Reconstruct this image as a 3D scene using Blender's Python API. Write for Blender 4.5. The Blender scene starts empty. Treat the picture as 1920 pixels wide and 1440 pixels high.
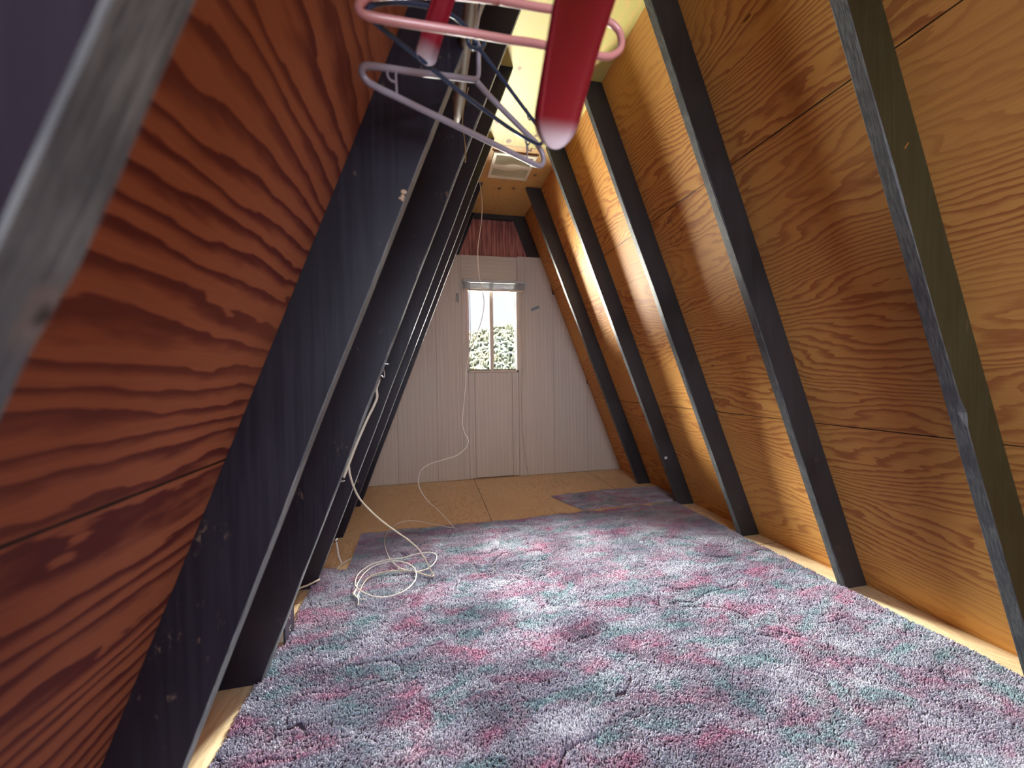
import bpy, bmesh, math, random
import numpy as np
from mathutils import Vector, Matrix

# ---------------------------------------------------------------- camera, sky, exposure
SC = bpy.context.scene
COL = SC.collection
SC.view_settings.view_transform = 'Standard'
SC.view_settings.look = 'None'
SC.view_settings.gamma = 1.0
SC.view_settings.use_curve_mapping = False
SC.view_settings.exposure = 0.0

CX, CY, CZ = -0.5785, 0.0, 1.0276            # camera position
F = Vector((0.20943, 0.97769, -0.01626)).normalized()
R = Vector((0.97766, -0.20967, -0.01490)).normalized()
U = R.cross(F).normalized()
cam_d = bpy.data.cameras.new('camera')
cam = bpy.data.objects.new('camera', cam_d)
COL.objects.link(cam)
cam.matrix_world = Matrix(((R.x, U.x, -F.x, CX), (R.y, U.y, -F.y, CY), (R.z, U.z, -F.z, CZ), (0, 0, 0, 1)))
cam_d.sensor_fit = 'HORIZONTAL'
cam_d.sensor_width = 36.0
cam_d.lens = 707.82 / 1920 * 36
cam_d.clip_start = 0.02
cam_d.clip_end = 2000
cam_d.dof.use_dof = True
cam_d.dof.focus_distance = 2.0
cam_d.dof.aperture_fstop = 2.6
SC.camera = cam

HIGH = 600.0      # high sky ahead, boosted out of view to light the room
LOWER_GLOW = 190.0    # added glow below the horizon, lifts ceiling and upper slopes
LOW = 1.28        # hazy blue sky low over the hill
REAR = 22.0       # sky behind the camera
world = bpy.data.worlds.new('sky')
SC.world = world
world.use_nodes = True
nt = world.node_tree
nt.nodes.clear()


def wnode(kind, **kw):
    n = nt.nodes.new(kind)
    for k_, v_ in kw.items(): setattr(n, k_, v_)
    return n


def wstep(src, a, b, lo=0.0, hi=1.0):
    n = wnode('ShaderNodeMapRange', interpolation_type='SMOOTHSTEP')
    nt.links.new(src, n.inputs[0])
    for i_, v_ in ((1, a), (2, b), (3, lo), (4, hi)): n.inputs[i_].default_value = v_
    return n.outputs[0]


def wmath(op, a, b):
    n = wnode('ShaderNodeMath', operation=op)
    for i_, v_ in ((0, a), (1, b)):
        if isinstance(v_, float): n.inputs[i_].default_value = v_
        else: nt.links.new(v_, n.inputs[i_])
    return n.outputs[0]


wo = wnode('ShaderNodeOutputWorld'); bg = wnode('ShaderNodeBackground')
tc = wnode('ShaderNodeTexCoord'); sp = wnode('ShaderNodeSeparateXYZ')
nt.links.new(tc.outputs['Generated'], sp.inputs[0])
front = wstep(sp.outputs[1], 0.0, 0.35)
hi_ = wstep(sp.outputs[2], 0.22, 0.36)
lo_ = wstep(sp.outputs[2], -0.10, -0.01, 1.0, 0.0)
Lf = wmath('ADD', wmath('MULTIPLY', hi_, HIGH), wmath('MULTIPLY', lo_, LOWER_GLOW)); Lf = wmath('ADD', Lf, LOW)
Lr = wstep(sp.outputs[2], -0.2, 0.05, REAR * 0.5, REAR)
mxs = wnode('ShaderNodeMix', data_type='FLOAT')
nt.links.new(front, mxs.inputs[0]); nt.links.new(Lr, mxs.inputs[2]); nt.links.new(Lf, mxs.inputs[3])
warm = wnode('ShaderNodeMix', data_type='RGBA')
nt.links.new(wmath('MAXIMUM', hi_, lo_), warm.inputs[0]); warm.inputs[6].default_value = (0.88, 0.92, 1.0, 1); warm.inputs[7].default_value = (1.0, 0.94, 0.82, 1)
mxc = wnode('ShaderNodeMix', data_type='RGBA')
nt.links.new(front, mxc.inputs[0]); mxc.inputs[6].default_value = (0.80, 0.87, 1.0, 1); nt.links.new(warm.outputs[2], mxc.inputs[7])
nt.links.new(mxs.outputs[0], bg.inputs[1]); nt.links.new(mxc.outputs[2], bg.inputs[0])
nt.links.new(bg.outputs[0], wo.inputs[0])
world.cycles.sampling_method = 'AUTOMATIC'
SC.cycles.max_bounces = 10
SC.cycles.diffuse_bounces = 6
SC.cycles.sample_clamp_indirect = 6.0
SC.cycles.use_denoising = True
SC.cycles.caustics_reflective = False
SC.cycles.caustics_refractive = False


def portal(name, loc, sx, sz, rx):
    l = bpy.data.lights.new(name, 'AREA'); l.shape = 'RECTANGLE'; l.size = sx; l.size_y = sz
    l.cycles.is_portal = True
    o = bpy.data.objects.new(name, l); COL.objects.link(o); o.location = loc; o.rotation_euler = (rx, 0, 0)
    return o


portal('gable_window_daylight', (0.05, 3.945, 1.55), 0.52, 0.92, -math.pi / 2)
portal('rear_fill_opening', (-0.16, -1.62, 1.425), 0.94, 1.07, math.pi / 2)  # portal for the unseen rear opening that was added as fill

# ---------------------------------------------------------------- room numbers
WR, WL, SR, SL, DR, DL, HC = 1.3294, 1.1596, 0.3907, 0.3864, 0.1334, 0.1356, 2.708
YB, YE = -1.6, 3.92                     # rear and far end of the room
LY = {-1: 0.185, 0: 0.791, 1: 1.419, 2: 2.017, 3: 2.632, 4: 3.245, 5: 3.842}
RY = {-1: 0.200, 0: 0.820, 1: 1.410, 2: 2.023, 3: 2.638, 4: 3.245, 5: 3.842}
T = 0.0365


def xin(side, z):
    return WR - SR * z if side > 0 else -(WL - SL * z)


def xout(side, z):
    return WR + DR - SR * z if side > 0 else -(WL + DL - SL * z)


# ---------------------------------------------------------------- helpers
def setp(o, label=None, cat=None, group=None, kind=None):
    if label: o['label'] = label
    if cat: o['category'] = cat
    if group: o['group'] = group
    if kind: o['kind'] = kind
    return o


def empty(name, loc=(0, 0, 0)):
    o = bpy.data.objects.new(name, None); COL.objects.link(o); o.location = loc
    o.empty_display_size = 0.05
    return o


def mesh_obj(name, bm, mat, parent=None, smooth=False):
    me = bpy.data.meshes.new(name)
    bmesh.ops.recalc_face_normals(bm, faces=bm.faces)
    bm.to_mesh(me); bm.free()
    if smooth:
        for p in me.polygons: p.use_smooth = True
    me.materials.append(mat)
    o = bpy.data.objects.new(name, me); COL.objects.link(o)
    if parent is not None:
        o.parent = parent
        o.matrix_parent_inverse = Matrix.Translation(-parent.location)
    return o


def box(bm, x0, x1, y0, y1, z0, z1):
    v = [bm.verts.new(c) for c in ((x0, y0, z0), (x1, y0, z0), (x1, y1, z0), (x0, y1, z0), (x0, y0, z1), (x1, y0, z1), (x1, y1, z1), (x0, y1, z1))]
    for f in ((0, 3, 2, 1), (4, 5, 6, 7), (0, 1, 5, 4), (1, 2, 6, 5), (2, 3, 7, 6), (3, 0, 4, 7)):
        bm.faces.new([v[i] for i in f])
    return v


def prism(bm, poly, y0, y1, holes=None):
    """extrude an XZ polygon between two Y values"""
    a = [bm.verts.new((x, y0, z)) for x, z in poly]
    b = [bm.verts.new((x, y1, z)) for x, z in poly]
    bm.faces.new(a); bm.faces.new(b[::-1])
    n = len(poly)
    for i in range(n):
        bm.faces.new((a[i], b[i], b[(i + 1) % n], a[(i + 1) % n]))


def catmull(pts, n=8, closed=False):
    P = [Vector(p) for p in pts]
    out = []
    m = len(P)
    rng = range(m) if closed else range(m - 1)
    for i in rng:
        if closed:
            p0, p1, p2, p3 = P[(i - 1) % m], P[i], P[(i + 1) % m], P[(i + 2) % m]
        else:
            p0, p1, p2, p3 = P[max(i - 1, 0)], P[i], P[i + 1], P[min(i + 2, m - 1)]
        for k in range(n):
            t = k / n
            out.append(0.5 * ((2 * p1) + (p2 - p0) * t + (2 * p0 - 5 * p1 + 4 * p2 - p3) * t * t + (3 * p1 - p0 - 3 * p2 + p3) * t * t * t))
    if not closed: out.append(P[-1].copy())
    return out


def tube(bm, path, rad, seg=10, closed=False, flat=1.0, updir=None):
    """sweep a (possibly flattened) round section along a path; rad: number or list"""
    n = len(path)
    prev = None
    rings = []
    for i, p in enumerate(path):
        if closed:
            d = path[(i + 1) % n] - path[(i - 1) % n]
        else:
            d = path[min(i + 1, n - 1)] - path[max(i - 1, 0)]
        if d.length < 1e-9: d = Vector((0, 0, 1))
        d.normalize()
        if prev is None:
            up = Vector(updir) if updir else (Vector((0, 0, 1)) if abs(d.z) < 0.9 else Vector((1, 0, 0)))
        else:
            up = prev
        a = up - d * up.dot(d)
        if a.length < 1e-6: a = d.orthogonal()
        a.normalize(); b = d.cross(a); prev = a
        r = rad[i] if isinstance(rad, (list, tuple)) else rad
        rings.append([bm.verts.new(p + a * (math.cos(t) * r) + b * (math.sin(t) * r * flat)) for t in [2 * math.pi * k / seg for k in range(seg)]])
    for i in range(n if closed else n - 1):
        A, B = rings[i], rings[(i + 1) % n]
        for k in range(seg):
            bm.faces.new((A[k], A[(k + 1) % seg], B[(k + 1) % seg], B[k]))
    if not closed:
        bm.faces.new(rings[0][::-1]); bm.faces.new(rings[-1])


def V(*a): return Vector(a)


def ray(u, v):
    """direction through pixel (u, v) of the 1920x1440 frame: used only to read positions off the photograph"""
    return F + R * ((u - 960) / 707.82) - U * ((v - 720) / 707.82)


CAM = Vector((CX, CY, CZ))
def at_y(u, v, y): d = ray(u, v); return CAM + d * ((y - CY) / d.y)
def at_z(u, v, z): d = ray(u, v); return CAM + d * ((z - CZ) / d.z)
def at_plane(u, v, p0, n):
    d = ray(u, v); return CAM + d * ((Vector(p0) - CAM).dot(n) / d.dot(n))


# ---------------------------------------------------------------- materials
class NB:
    def __init__(s, name, rough=0.5):
        s.m = bpy.data.materials.new(name); s.m.use_nodes = True
        s.t = s.m.node_tree; s.t.nodes.clear()
        s.out = s.n('ShaderNodeOutputMaterial'); s.b = s.n('ShaderNodeBsdfPrincipled')
        s.t.links.new(s.b.outputs[0], s.out.inputs[0]); s.b.inputs['Roughness'].default_value = rough

    def n(s, k): return s.t.nodes.new(k)

    def put(s, sock, v):
        if isinstance(v, bpy.types.NodeSocket): s.t.links.new(v, sock)
        elif v is not None:
            if isinstance(v, (tuple, list)) and len(v) == 3 and sock.type == 'RGBA': v = (*v, 1)
            sock.default_value = v

    def math(s, op, a, b=None, c=None, clamp=False):
        m = s.n('ShaderNodeMath'); m.operation = op; m.use_clamp = clamp
        s.put(m.inputs[0], a)
        if b is not None: s.put(m.inputs[1], b)
        if c is not None: s.put(m.inputs[2], c)
        return m.outputs[0]

    def vec(s, x, y, z=0.0):
        c = s.n('ShaderNodeCombineXYZ'); s.put(c.inputs[0], x); s.put(c.inputs[1], y); s.put(c.inputs[2], z); return c.outputs[0]

    def noise(s, vec, scale, detail=2, rough=0.5, dist=0.0):
        m = s.n('ShaderNodeTexNoise'); s.put(m.inputs['Vector'], vec); m.inputs['Scale'].default_value = scale
        m.inputs['Detail'].default_value = detail; m.inputs['Roughness'].default_value = rough; m.inputs['Distortion'].default_value = dist
        return m.outputs[0]

    def sstep(s, x, a, b, lo=0.0, hi=1.0):
        m = s.n('ShaderNodeMapRange'); m.interpolation_type = 'SMOOTHSTEP'
        s.put(m.inputs[0], x); m.inputs[1].default_value = a; m.inputs[2].default_value = b; m.inputs[3].default_value = lo; m.inputs[4].default_value = hi
        return m.outputs[0]

    def mix(s, f, a, b, mode='MIX'):
        m = s.n('ShaderNodeMix'); m.data_type = 'RGBA'; m.blend_type = mode
        s.put(m.inputs[0], f); s.put(m.inputs[6], a); s.put(m.inputs[7], b); return m.outputs[2]

    def uv(s, layer='uv'):
        m = s.n('ShaderNodeUVMap'); m.uv_map = layer
        q = s.n('ShaderNodeSeparateXYZ'); s.t.links.new(m.outputs[0], q.inputs[0]); return q.outputs[0], q.outputs[1]

    def obj(s):
        m = s.n('ShaderNodeTexCoord'); return m.outputs['Object']

    def sep(s, v):
        q = s.n('ShaderNodeSeparateXYZ'); s.t.links.new(v, q.inputs[0]); return q.outputs

    def bump(s, h, strength=0.3, dist=0.002):
        m = s.n('ShaderNodeBump'); s.put(m.inputs['Height'], h); m.inputs['Strength'].default_value = strength; m.inputs['Distance'].default_value = dist
        s.t.links.new(m.outputs[0], s.b.inputs['Normal'])

    def col(s, c): s.put(s.b.inputs['Base Color'], c)


def plain(name, col, rough=0.5, metal=0.0, spec=None, coat=0.0):
    k = NB(name, rough); k.col(col); k.b.inputs['Metallic'].default_value = metal
    if spec is not None: k.b.inputs['Specular IOR Level'].default_value = spec
    if coat: k.b.inputs['Coat Weight'].default_value = coat
    return k.m


def fir(name, seed, light, dark, per_m=9.0, K=13.0, fu=0.45, fv=1.9, seam_v=None, seam_u=None, rough=0.5, depth=1.0, jag=0.10, stagger=0.5):
    """rotary-cut fir plywood: growth-ring contours that run along u (metres), with sheet joints"""
    k = NB(name, rough)
    u, v = k.uv()
    su = 0.0
    if seam_v is not None:
        rel = k.math('DIVIDE', k.math('SUBTRACT', v, seam_v), 1.2192)
        row = k.math('FLOOR', rel)
        frv = k.math('FRACT', rel)
        relu = k.math('DIVIDE', k.math('SUBTRACT', u, seam_u), 2.438)
        relu = k.math('ADD', relu, k.math('MULTIPLY', row, stagger))
        colu = k.math('FLOOR', relu); fru = k.math('FRACT', relu)
        sid = k.math('ADD', k.math('MULTIPLY', row, 3.7), k.math('MULTIPLY', colu, 11.3))
        sid = k.math('ADD', sid, seed)
        e1 = k.math('MINIMUM', frv, k.math('SUBTRACT', 1.0, frv)); e1 = k.math('MULTIPLY', e1, 1.2192)
        e2 = k.math('MINIMUM', fru, k.math('SUBTRACT', 1.0, fru)); e2 = k.math('MULTIPLY', e2, 2.438)
        wob = k.math('MULTIPLY', k.noise(k.vec(k.math('MULTIPLY', u, 3.0), k.math('MULTIPLY', v, 3.0), 3.0), 3.0, 3), 0.003)
        e = k.math('MINIMUM', e1, e2)
        seam = k.sstep(k.math('SUBTRACT', e, wob), 0.0000, 0.0014, 1.0, 0.0)
    else:
        sid = seed; seam = None
    p1 = k.vec(k.math('MULTIPLY', u, fu), k.math('MULTIPLY', v, fv), sid)
    h = k.noise(p1, 1.0, 3.0, 0.42)
    p2 = k.vec(k.math('MULTIPLY', u, 2.6), k.math('MULTIPLY', v, 9.0), sid)
    h2 = k.noise(p2, 1.0, 4.0, 0.6)
    p3 = k.vec(k.math('MULTIPLY', u, 9.0), k.math('MULTIPLY', v, 90.0), sid)
    h3 = k.noise(p3, 1.0, 2.0, 0.5)
    ph = k.math('MULTIPLY', h, K)
    ph = k.math('ADD', ph, k.math('MULTIPLY', h2, K * jag))
    ph = k.math('ADD', ph, k.math('MULTIPLY', v, per_m))
    ph = k.math('ADD', ph, k.math('MULTIPLY', h3, 0.22))
    saw = k.math('FRACT', ph)
    lw = k.math('MULTIPLY', k.sstep(saw, 0.35, 0.85), k.sstep(saw, 0.93, 1.0, 1.0, 0.0))
    # strength of the latewood differs over the sheet
    c = k.noise(k.vec(k.math('MULTIPLY', u, 0.8), k.math('MULTIPLY', v, 2.4), k.math('ADD', sid, 5.5)), 1.0, 2.0)
    amp = k.sstep(c, 0.30, 0.62, 0.30 * depth, 1.0 * depth)
    lw = k.math('MULTIPLY', lw, amp, clamp=True)
    fib = k.noise(k.vec(k.math('MULTIPLY', u, 6.0), k.math('MULTIPLY', v, 420.0), sid), 1.0, 2.0)
    base = k.mix(k.sstep(fib, 0.3, 0.7), light, tuple(x * 0.86 for x in light))
    blot = k.noise(k.vec(k.math('MULTIPLY', u, 1.3), k.math('MULTIPLY', v, 1.3), k.math('ADD', sid, 9.0)), 1.2, 3.0)
    base = k.mix(k.sstep(blot, 0.42, 0.75, 0.0, 0.45), base, tuple(a * 0.35 + b * 0.65 for a, b in zip(light, dark)))
    colr = k.mix(lw, base, dark)
    # small knots and splits
    kn = k.noise(k.vec(k.math('MULTIPLY', u, 9.0), k.math('MULTIPLY', v, 34.0), k.math('ADD', sid, 2.0)), 1.0, 1.0)
    colr = k.mix(k.sstep(kn, 0.80, 0.84, 0.0, 0.85), colr, tuple(x * 0.35 for x in dark))
    if seam is not None: colr = k.mix(seam, colr, (0.012, 0.007, 0.004))
    k.col(colr)
    k.b.inputs['Specular IOR Level'].default_value = 0.15
    k.bump(k.math('ADD', k.math('MULTIPLY', lw, -0.6), k.math('MULTIPLY', fib, 0.4)), 0.25, 0.0012)
    return k.m


FIR_L = (0.52, 0.215, 0.085)
FIR_D = (0.150, 0.035, 0.020)
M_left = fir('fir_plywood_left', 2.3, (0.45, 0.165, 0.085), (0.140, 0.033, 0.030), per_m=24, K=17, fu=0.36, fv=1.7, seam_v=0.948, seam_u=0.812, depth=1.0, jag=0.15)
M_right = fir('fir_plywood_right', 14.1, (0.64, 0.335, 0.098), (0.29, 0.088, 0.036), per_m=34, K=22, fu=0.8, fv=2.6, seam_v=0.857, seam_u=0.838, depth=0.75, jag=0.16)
FLOOR_SEAM = -0.168
M_floor = fir('fir_plywood_floor', 31.7, (0.84, 0.68, 0.45), (0.60, 0.43, 0.24), per_m=5, K=26, fu=0.9, fv=1.6, seam_v=FLOOR_SEAM, seam_u=1.9, depth=0.6, jag=0.25, stagger=0.0)


def pine_ceiling():
    k = NB('pine_ceiling_board', 0.55)
    u, v = k.uv()
    # knots at fixed spots on the boards: rings round each
    knots = [(2.017, -0.079, 0.011), (2.464, -0.125, 0.013), (2.646, -0.009, 0.017), (2.553, 0.165, 0.012), (3.048, 0.296, 0.014), (3.319, 0.043, 0.015), (3.296, 0.168, 0.013), (2.92, -0.20, 0.012)]
    wob = k.noise(k.vec(k.math('MULTIPLY', u, 6.0), k.math('MULTIPLY', v, 6.0), 1.0), 1.5, 3.0)
    field = k.math('MULTIPLY', wob, 0.5)
    dk = None
    for ku, kv, r in knots:
        r = r * 1.7
        du = k.math('SUBTRACT', u, ku); dv = k.math('SUBTRACT', v, kv)
        d = k.math('SQRT', k.math('ADD', k.math('MULTIPLY', k.math('MULTIPLY', du, du), 0.6), k.math('MULTIPLY', dv, dv)))
        d = k.math('ADD', d, k.math('MULTIPLY', k.math('SUBTRACT', wob, 0.5), 0.006))
        s = k.math('MAXIMUM', k.sstep(d, r * 0.45, r * 0.9, 1.0, 0.0), k.math('MULTIPLY', k.sstep(k.math('ABSOLUTE', k.math('SUBTRACT', d, r * 1.5)), 0.0, 0.004, 1.0, 0.0), 0.5))
        dk = s if dk is None else k.math('MAXIMUM', dk, s)
        field = k.math('ADD', field, k.math('DIVIDE', 0.018, k.math('ADD', d, 0.03)))
    h = k.noise(k.vec(k.math('MULTIPLY', u, 0.7), k.math('MULTIPLY', v, 3.0), 4.0), 1.0, 2.0)
    ph = k.math('ADD', k.math('ADD', k.math('MULTIPLY', field, 7.0), k.math('MULTIPLY', h, 9.0)), k.math('MULTIPLY', v, 14.0))
    saw = k.math('FRACT', ph)
    lw = k.math('MULTIPLY', k.sstep(saw, 0.4, 0.85), k.sstep(saw, 0.93, 1.0, 1.0, 0.0))
    second = k.sstep(u, 2.6975, 2.6985)
    light = k.mix(second, (0.52, 0.46, 0.135), (0.60, 0.39, 0.125))
    dark = k.mix(second, (0.62, 0.44, 0.15), (0.62, 0.30, 0.10))
    c = k.mix(k.math('MULTIPLY', lw, 0.75), light, dark)
    c = k.mix(dk, c, (0.20, 0.10, 0.03))
    seam = k.sstep(k.math('ABSOLUTE', k.math('SUBTRACT', u, 2.698)), 0.001, 0.0025, 1.0, 0.0)
    c = k.mix(seam, c, (0.05, 0.025, 0.01))
    k.col(c)
    return k.m


M_ceil = pine_ceiling()


def stained(name, base, scuffc=(0.16, 0.11, 0.08), seed=0.0, rough=0.42, scuff=0.78, ct=0.0, spec=0.45):
    """dark stained rafter timber: u runs along the length"""
    k = NB(name, rough)
    o = k.obj()
    s = k.sep(o)
    L = s[2]
    fib = k.noise(k.vec(k.math('MULTIPLY', s[0], 120.0), k.math('MULTIPLY', s[1], 160.0), k.math('MULTIPLY', L, 4.0)), 1.0, 3.0)
    big = k.noise(o, 2.2, 3.0)
    c = k.mix(k.sstep(fib, 0.35, 0.7), base, tuple(x * 1.2 for x in base))
    c = k.mix(k.sstep(big, 0.40, 0.70, 0.0, 0.8), c, tuple(x * 0.45 for x in base))
    sc1 = k.noise(o, 7.0, 5.0, 0.65)
    sc2 = k.noise(k.vec(k.math('MULTIPLY', s[0], 60.0), k.math('MULTIPLY', s[1], 60.0), k.math('MULTIPLY', L, 26.0)), 1.0, 4.0, 0.7)
    m = k.math('MULTIPLY', k.sstep(sc1, 0.57, 0.66), k.sstep(sc2, 0.56, 0.66))
    c = k.mix(k.math('MULTIPLY', m, scuff), c, scuffc)
    k.col(c)
    k.put(k.b.inputs['Roughness'], k.sstep(fib, 0.2, 0.8, rough - 0.06, rough + 0.12))
    k.b.inputs['Specular IOR Level'].default_value = spec
    k.bump(k.math('ADD', fib, k.math('MULTIPLY', sc1, 0.3)), 0.15, 0.001)
    return k.m


M_rafL = stained('dark_stained_rafter_left', (0.017, 0.014, 0.024), spec=0.3)
M_rafN = stained('olive_stained_rafter', (0.036, 0.034, 0.015), scuff=0.35)
M_rafR = stained('dark_stained_rafter_right', (0.030, 0.030, 0.034), scuff=0.35)


def edge_sheen(name, gain, knots=()):
    """inner edges of the rafters: window sheen put into the colour as grey, raised grain"""
    k = NB(name, 0.45)
    s = k.sep(k.obj())
    fib = k.noise(k.vec(k.math('MULTIPLY', s[0], 60.0), k.math('MULTIPLY', s[1], 260.0), k.math('MULTIPLY', s[2], 6.0)), 1.0, 4.0, 0.6)
    b = k.noise(k.obj(), 9.0, 4.0)
    g = lambda c: tuple(min(0.8, x * gain) for x in c)
    c = k.mix(k.sstep(fib, 0.35, 0.65), g((0.055, 0.064, 0.072)), g((0.15, 0.165, 0.17)))
    c = k.mix(k.sstep(b, 0.42, 0.65, 0.0, 0.6), c, g((0.045, 0.05, 0.06)))
    for zk, r, dy in knots:
        dz = k.math('SUBTRACT', s[2], zk)
        dyy = k.math('SUBTRACT', s[1], 0.185 + dy)
        wob = k.math('MULTIPLY', k.noise(k.obj(), 60.0, 2.0), 0.012)
        d = k.math('ADD', k.math('SQRT', k.math('ADD', k.math('MULTIPLY', dz, k.math('MULTIPLY', dz, 0.35)), k.math('MULTIPLY', dyy, dyy))), wob)
        c = k.mix(k.sstep(d, r * 0.8, r * 1.5, 0.7, 0.0), c, (0.20, 0.165, 0.15))
        c = k.mix(k.sstep(d, r * 0.4, r * 0.9, 0.95, 0.0), c, (0.02, 0.018, 0.02))
    k.col(c)
    k.bump(fib, 0.4, 0.0015)
    return k.m


M_edge = edge_sheen('grey_sheen_rafter_edge', 0.8)
M_edgeL = edge_sheen('pale_sheen_rafter_edge', 1.7)  # left copy, colour lightened for window light grazing these edges
M_edgeN = edge_sheen('grey_sheen_edge_with_knot', 1.2, knots=((1.060, 0.013, 0.028),))


def ribbed(name, horizontal=False):
    """thin beige sheet with fine ribs"""
    k = NB(name, 0.65)
    s = k.sep(k.obj())
    a = s[2] if horizontal else s[0]
    b = s[0] if horizontal else s[2]
    w = k.math('SINE', k.math('MULTIPLY', a, 2 * math.pi / 0.0135))
    w2 = k.math('SINE', k.math('MULTIPLY', a, 2 * math.pi / 0.040))
    n = k.noise(k.vec(k.math('MULTIPLY', a, 40.0), k.math('MULTIPLY', b, 1.2), 0.0), 1.0, 3.0)
    speck = k.noise(k.vec(k.math('MULTIPLY', a, 160.0), k.math('MULTIPLY', b, 60.0), 0.0), 1.0, 1.0)
    f = k.math('ADD', k.math('MULTIPLY', w, 0.16), k.math('MULTIPLY', w2, 0.07))
    f = k.math('ADD', f, k.math('MULTIPLY', n, 0.5))
    f = k.math('ADD', f, k.math('MULTIPLY', speck, 0.25))
    c = k.mix(k.sstep(f, 0.15, 0.75), (0.50, 0.455, 0.40), (0.64, 0.595, 0.54))
    k.col(c)
    k.bump(w, 0.25, 0.001)
    return k.m


M_rib = ribbed('beige_ribbed_panel')
M_ribh = ribbed('beige_ribbed_panel_sideways', True)


def red_gable():
    k = NB('red_brown_gable_plywood', 0.55)
    s = k.sep(k.obj())
    g = k.noise(k.vec(k.math('MULTIPLY', s[0], 60.0), 0.0, k.math('MULTIPLY', s[2], 2.5)), 1.0, 4.0, 0.6)
    b = k.noise(k.vec(k.math('MULTIPLY', s[0], 9.0), 0.0, k.math('MULTIPLY', s[2], 2.0)), 1.0, 3.0)
    c = k.mix(k.sstep(g, 0.38, 0.62), (0.22, 0.060, 0.055), (0.52, 0.21, 0.17))
    c = k.mix(k.sstep(b, 0.45, 0.65, 0.0, 0.6), c, (0.10, 0.03, 0.03))
    k.col(c); k.bump(g, 0.3, 0.002)
    return k.m


M_gable = red_gable()


def rug_mat():
    k = NB('mottled_carpet_pile', 0.95)
    o = k.obj(); s = k.sep(o)
    p = k.vec(k.math('MULTIPLY', s[0], 0.85), k.math('MULTIPLY', s[1], 1.6), 0.0)
    wn = k.n('ShaderNodeTexNoise'); k.put(wn.inputs['Vector'], p); wn.inputs['Scale'].default_value = 3.0; wn.inputs['Detail'].default_value = 2.0
    ad = k.n('ShaderNodeVectorMath'); ad.operation = 'MULTIPLY_ADD'
    k.t.links.new(wn.outputs['Color'], ad.inputs[0]); ad.inputs[1].default_value = (0.28, 0.16, 0.0); k.t.links.new(p, ad.inputs[2])
    q = ad.outputs[0]
    a = k.noise(q, 5.0, 3.0, 0.6)
    mp = k.n('ShaderNodeVectorMath'); mp.operation = 'ADD'; k.t.links.new(q, mp.inputs[0]); mp.inputs[1].default_value = (13.1, 4.2, 0)
    b = k.noise(mp.outputs[0], 5.0, 3.5, 0.65)
    mp2 = k.n('ShaderNodeVectorMath'); mp2.operation = 'ADD'; k.t.links.new(q, mp2.inputs[0]); mp2.inputs[1].default_value = (3.1, 24.2, 0)
    c3 = k.noise(mp2.outputs[0], 7.0, 4.0, 0.65)
    base = (0.37, 0.365, 0.49)
    c = k.mix(k.sstep(a, 0.45, 0.60), base, (0.17, 0.30, 0.36))           # teal grey
    c = k.mix(k.sstep(b, 0.43, 0.58, 0.0, 0.75), c, (0.33, 0.17, 0.29))   # mauve
    c = k.mix(k.sstep(b, 0.54, 0.68, 0.0, 0.9), c, (0.46, 0.14, 0.28))   # rose
    c = k.mix(k.sstep(c3, 0.50, 0.68, 0.0, 0.75), c, (0.56, 0.59, 0.71))  # pale lilac
    c = k.mix(k.sstep(c3, 0.32, 0.46, 0.75, 0.0), c, (0.14, 0.11, 0.19))  # plum
    yarn = k.noise(o, 260.0, 1.0)
    c = k.mix(k.sstep(yarn, 0.40, 0.65, 0.0, 0.30), c, (0.66, 0.68, 0.80))
    c = k.mix(k.sstep(k.noise(o, 330.0, 1.0), 0.52, 0.68, 0.0, 0.65), c, (0.08, 0.07, 0.12))
    k.col(c)
    k.b.inputs['Sheen Weight'].default_value = 0.25
    k.b.inputs['Sheen Roughness'].default_value = 0.6
    k.b.inputs['Specular IOR Level'].default_value = 0.1
    return k.m


M_rug = rug_mat()
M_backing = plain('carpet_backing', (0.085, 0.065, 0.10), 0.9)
M_white = plain('white_vinyl', (0.62, 0.60, 0.55), 0.4)
M_alu2 = plain('tan_window_face', (0.62, 0.56, 0.47), 0.5, spec=0.3)
M_alu = plain('tan_window_frame_dimmed', (0.22, 0.185, 0.145), 0.6, spec=0.2)  # same tan as the face, colour darkened to hold down outdoor glare
M_blind = plain('pale_grey_slats', (0.42, 0.45, 0.48), 0.45)
M_rail = plain('cream_bottom_rail', (0.62, 0.52, 0.42), 0.45)
M_cord = plain('white_cable_jacket', (0.72, 0.70, 0.66), 0.4)
M_cord2 = plain('ivory_cable_jacket', (0.62, 0.55, 0.44), 0.45)
M_copper = plain('bare_wire', (0.45, 0.18, 0.09), 0.4, 0.7)
M_grey = plain('lavender_grey_plastic', (0.34, 0.32, 0.40), 0.28, coat=0.3)
M_navy = plain('navy_plastic', (0.018, 0.045, 0.105), 0.25, coat=0.4)
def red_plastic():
    k = NB('red_plastic_tip_glint', 0.38)
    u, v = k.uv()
    k.col(k.mix(k.sstep(u, 0.86, 0.98), (0.25, 0.008, 0.022), (0.62, 0.54, 0.60)))  # highlight on the shoulder tips painted in as pale colour
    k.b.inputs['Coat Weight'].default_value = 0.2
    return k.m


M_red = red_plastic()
M_pink = plain('pink_plastic', (0.62, 0.27, 0.26), 0.3, coat=0.3)
M_steel = plain('steel_wire', (0.55, 0.56, 0.58), 0.3, 1.0)
M_dark = plain('dark_plate', (0.030, 0.028, 0.045), 0.35)
M_ivory = plain('ivory_box', (0.55, 0.50, 0.36), 0.5)
M_ventw = plain('cream_vent_frame', (0.86, 0.86, 0.68), 0.45)
M_ventg = plain('grey_vent_slats', (0.72, 0.73, 0.60), 0.5)
M_tape = plain('grey_tape', (0.22, 0.25, 0.29), 0.5)


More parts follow.
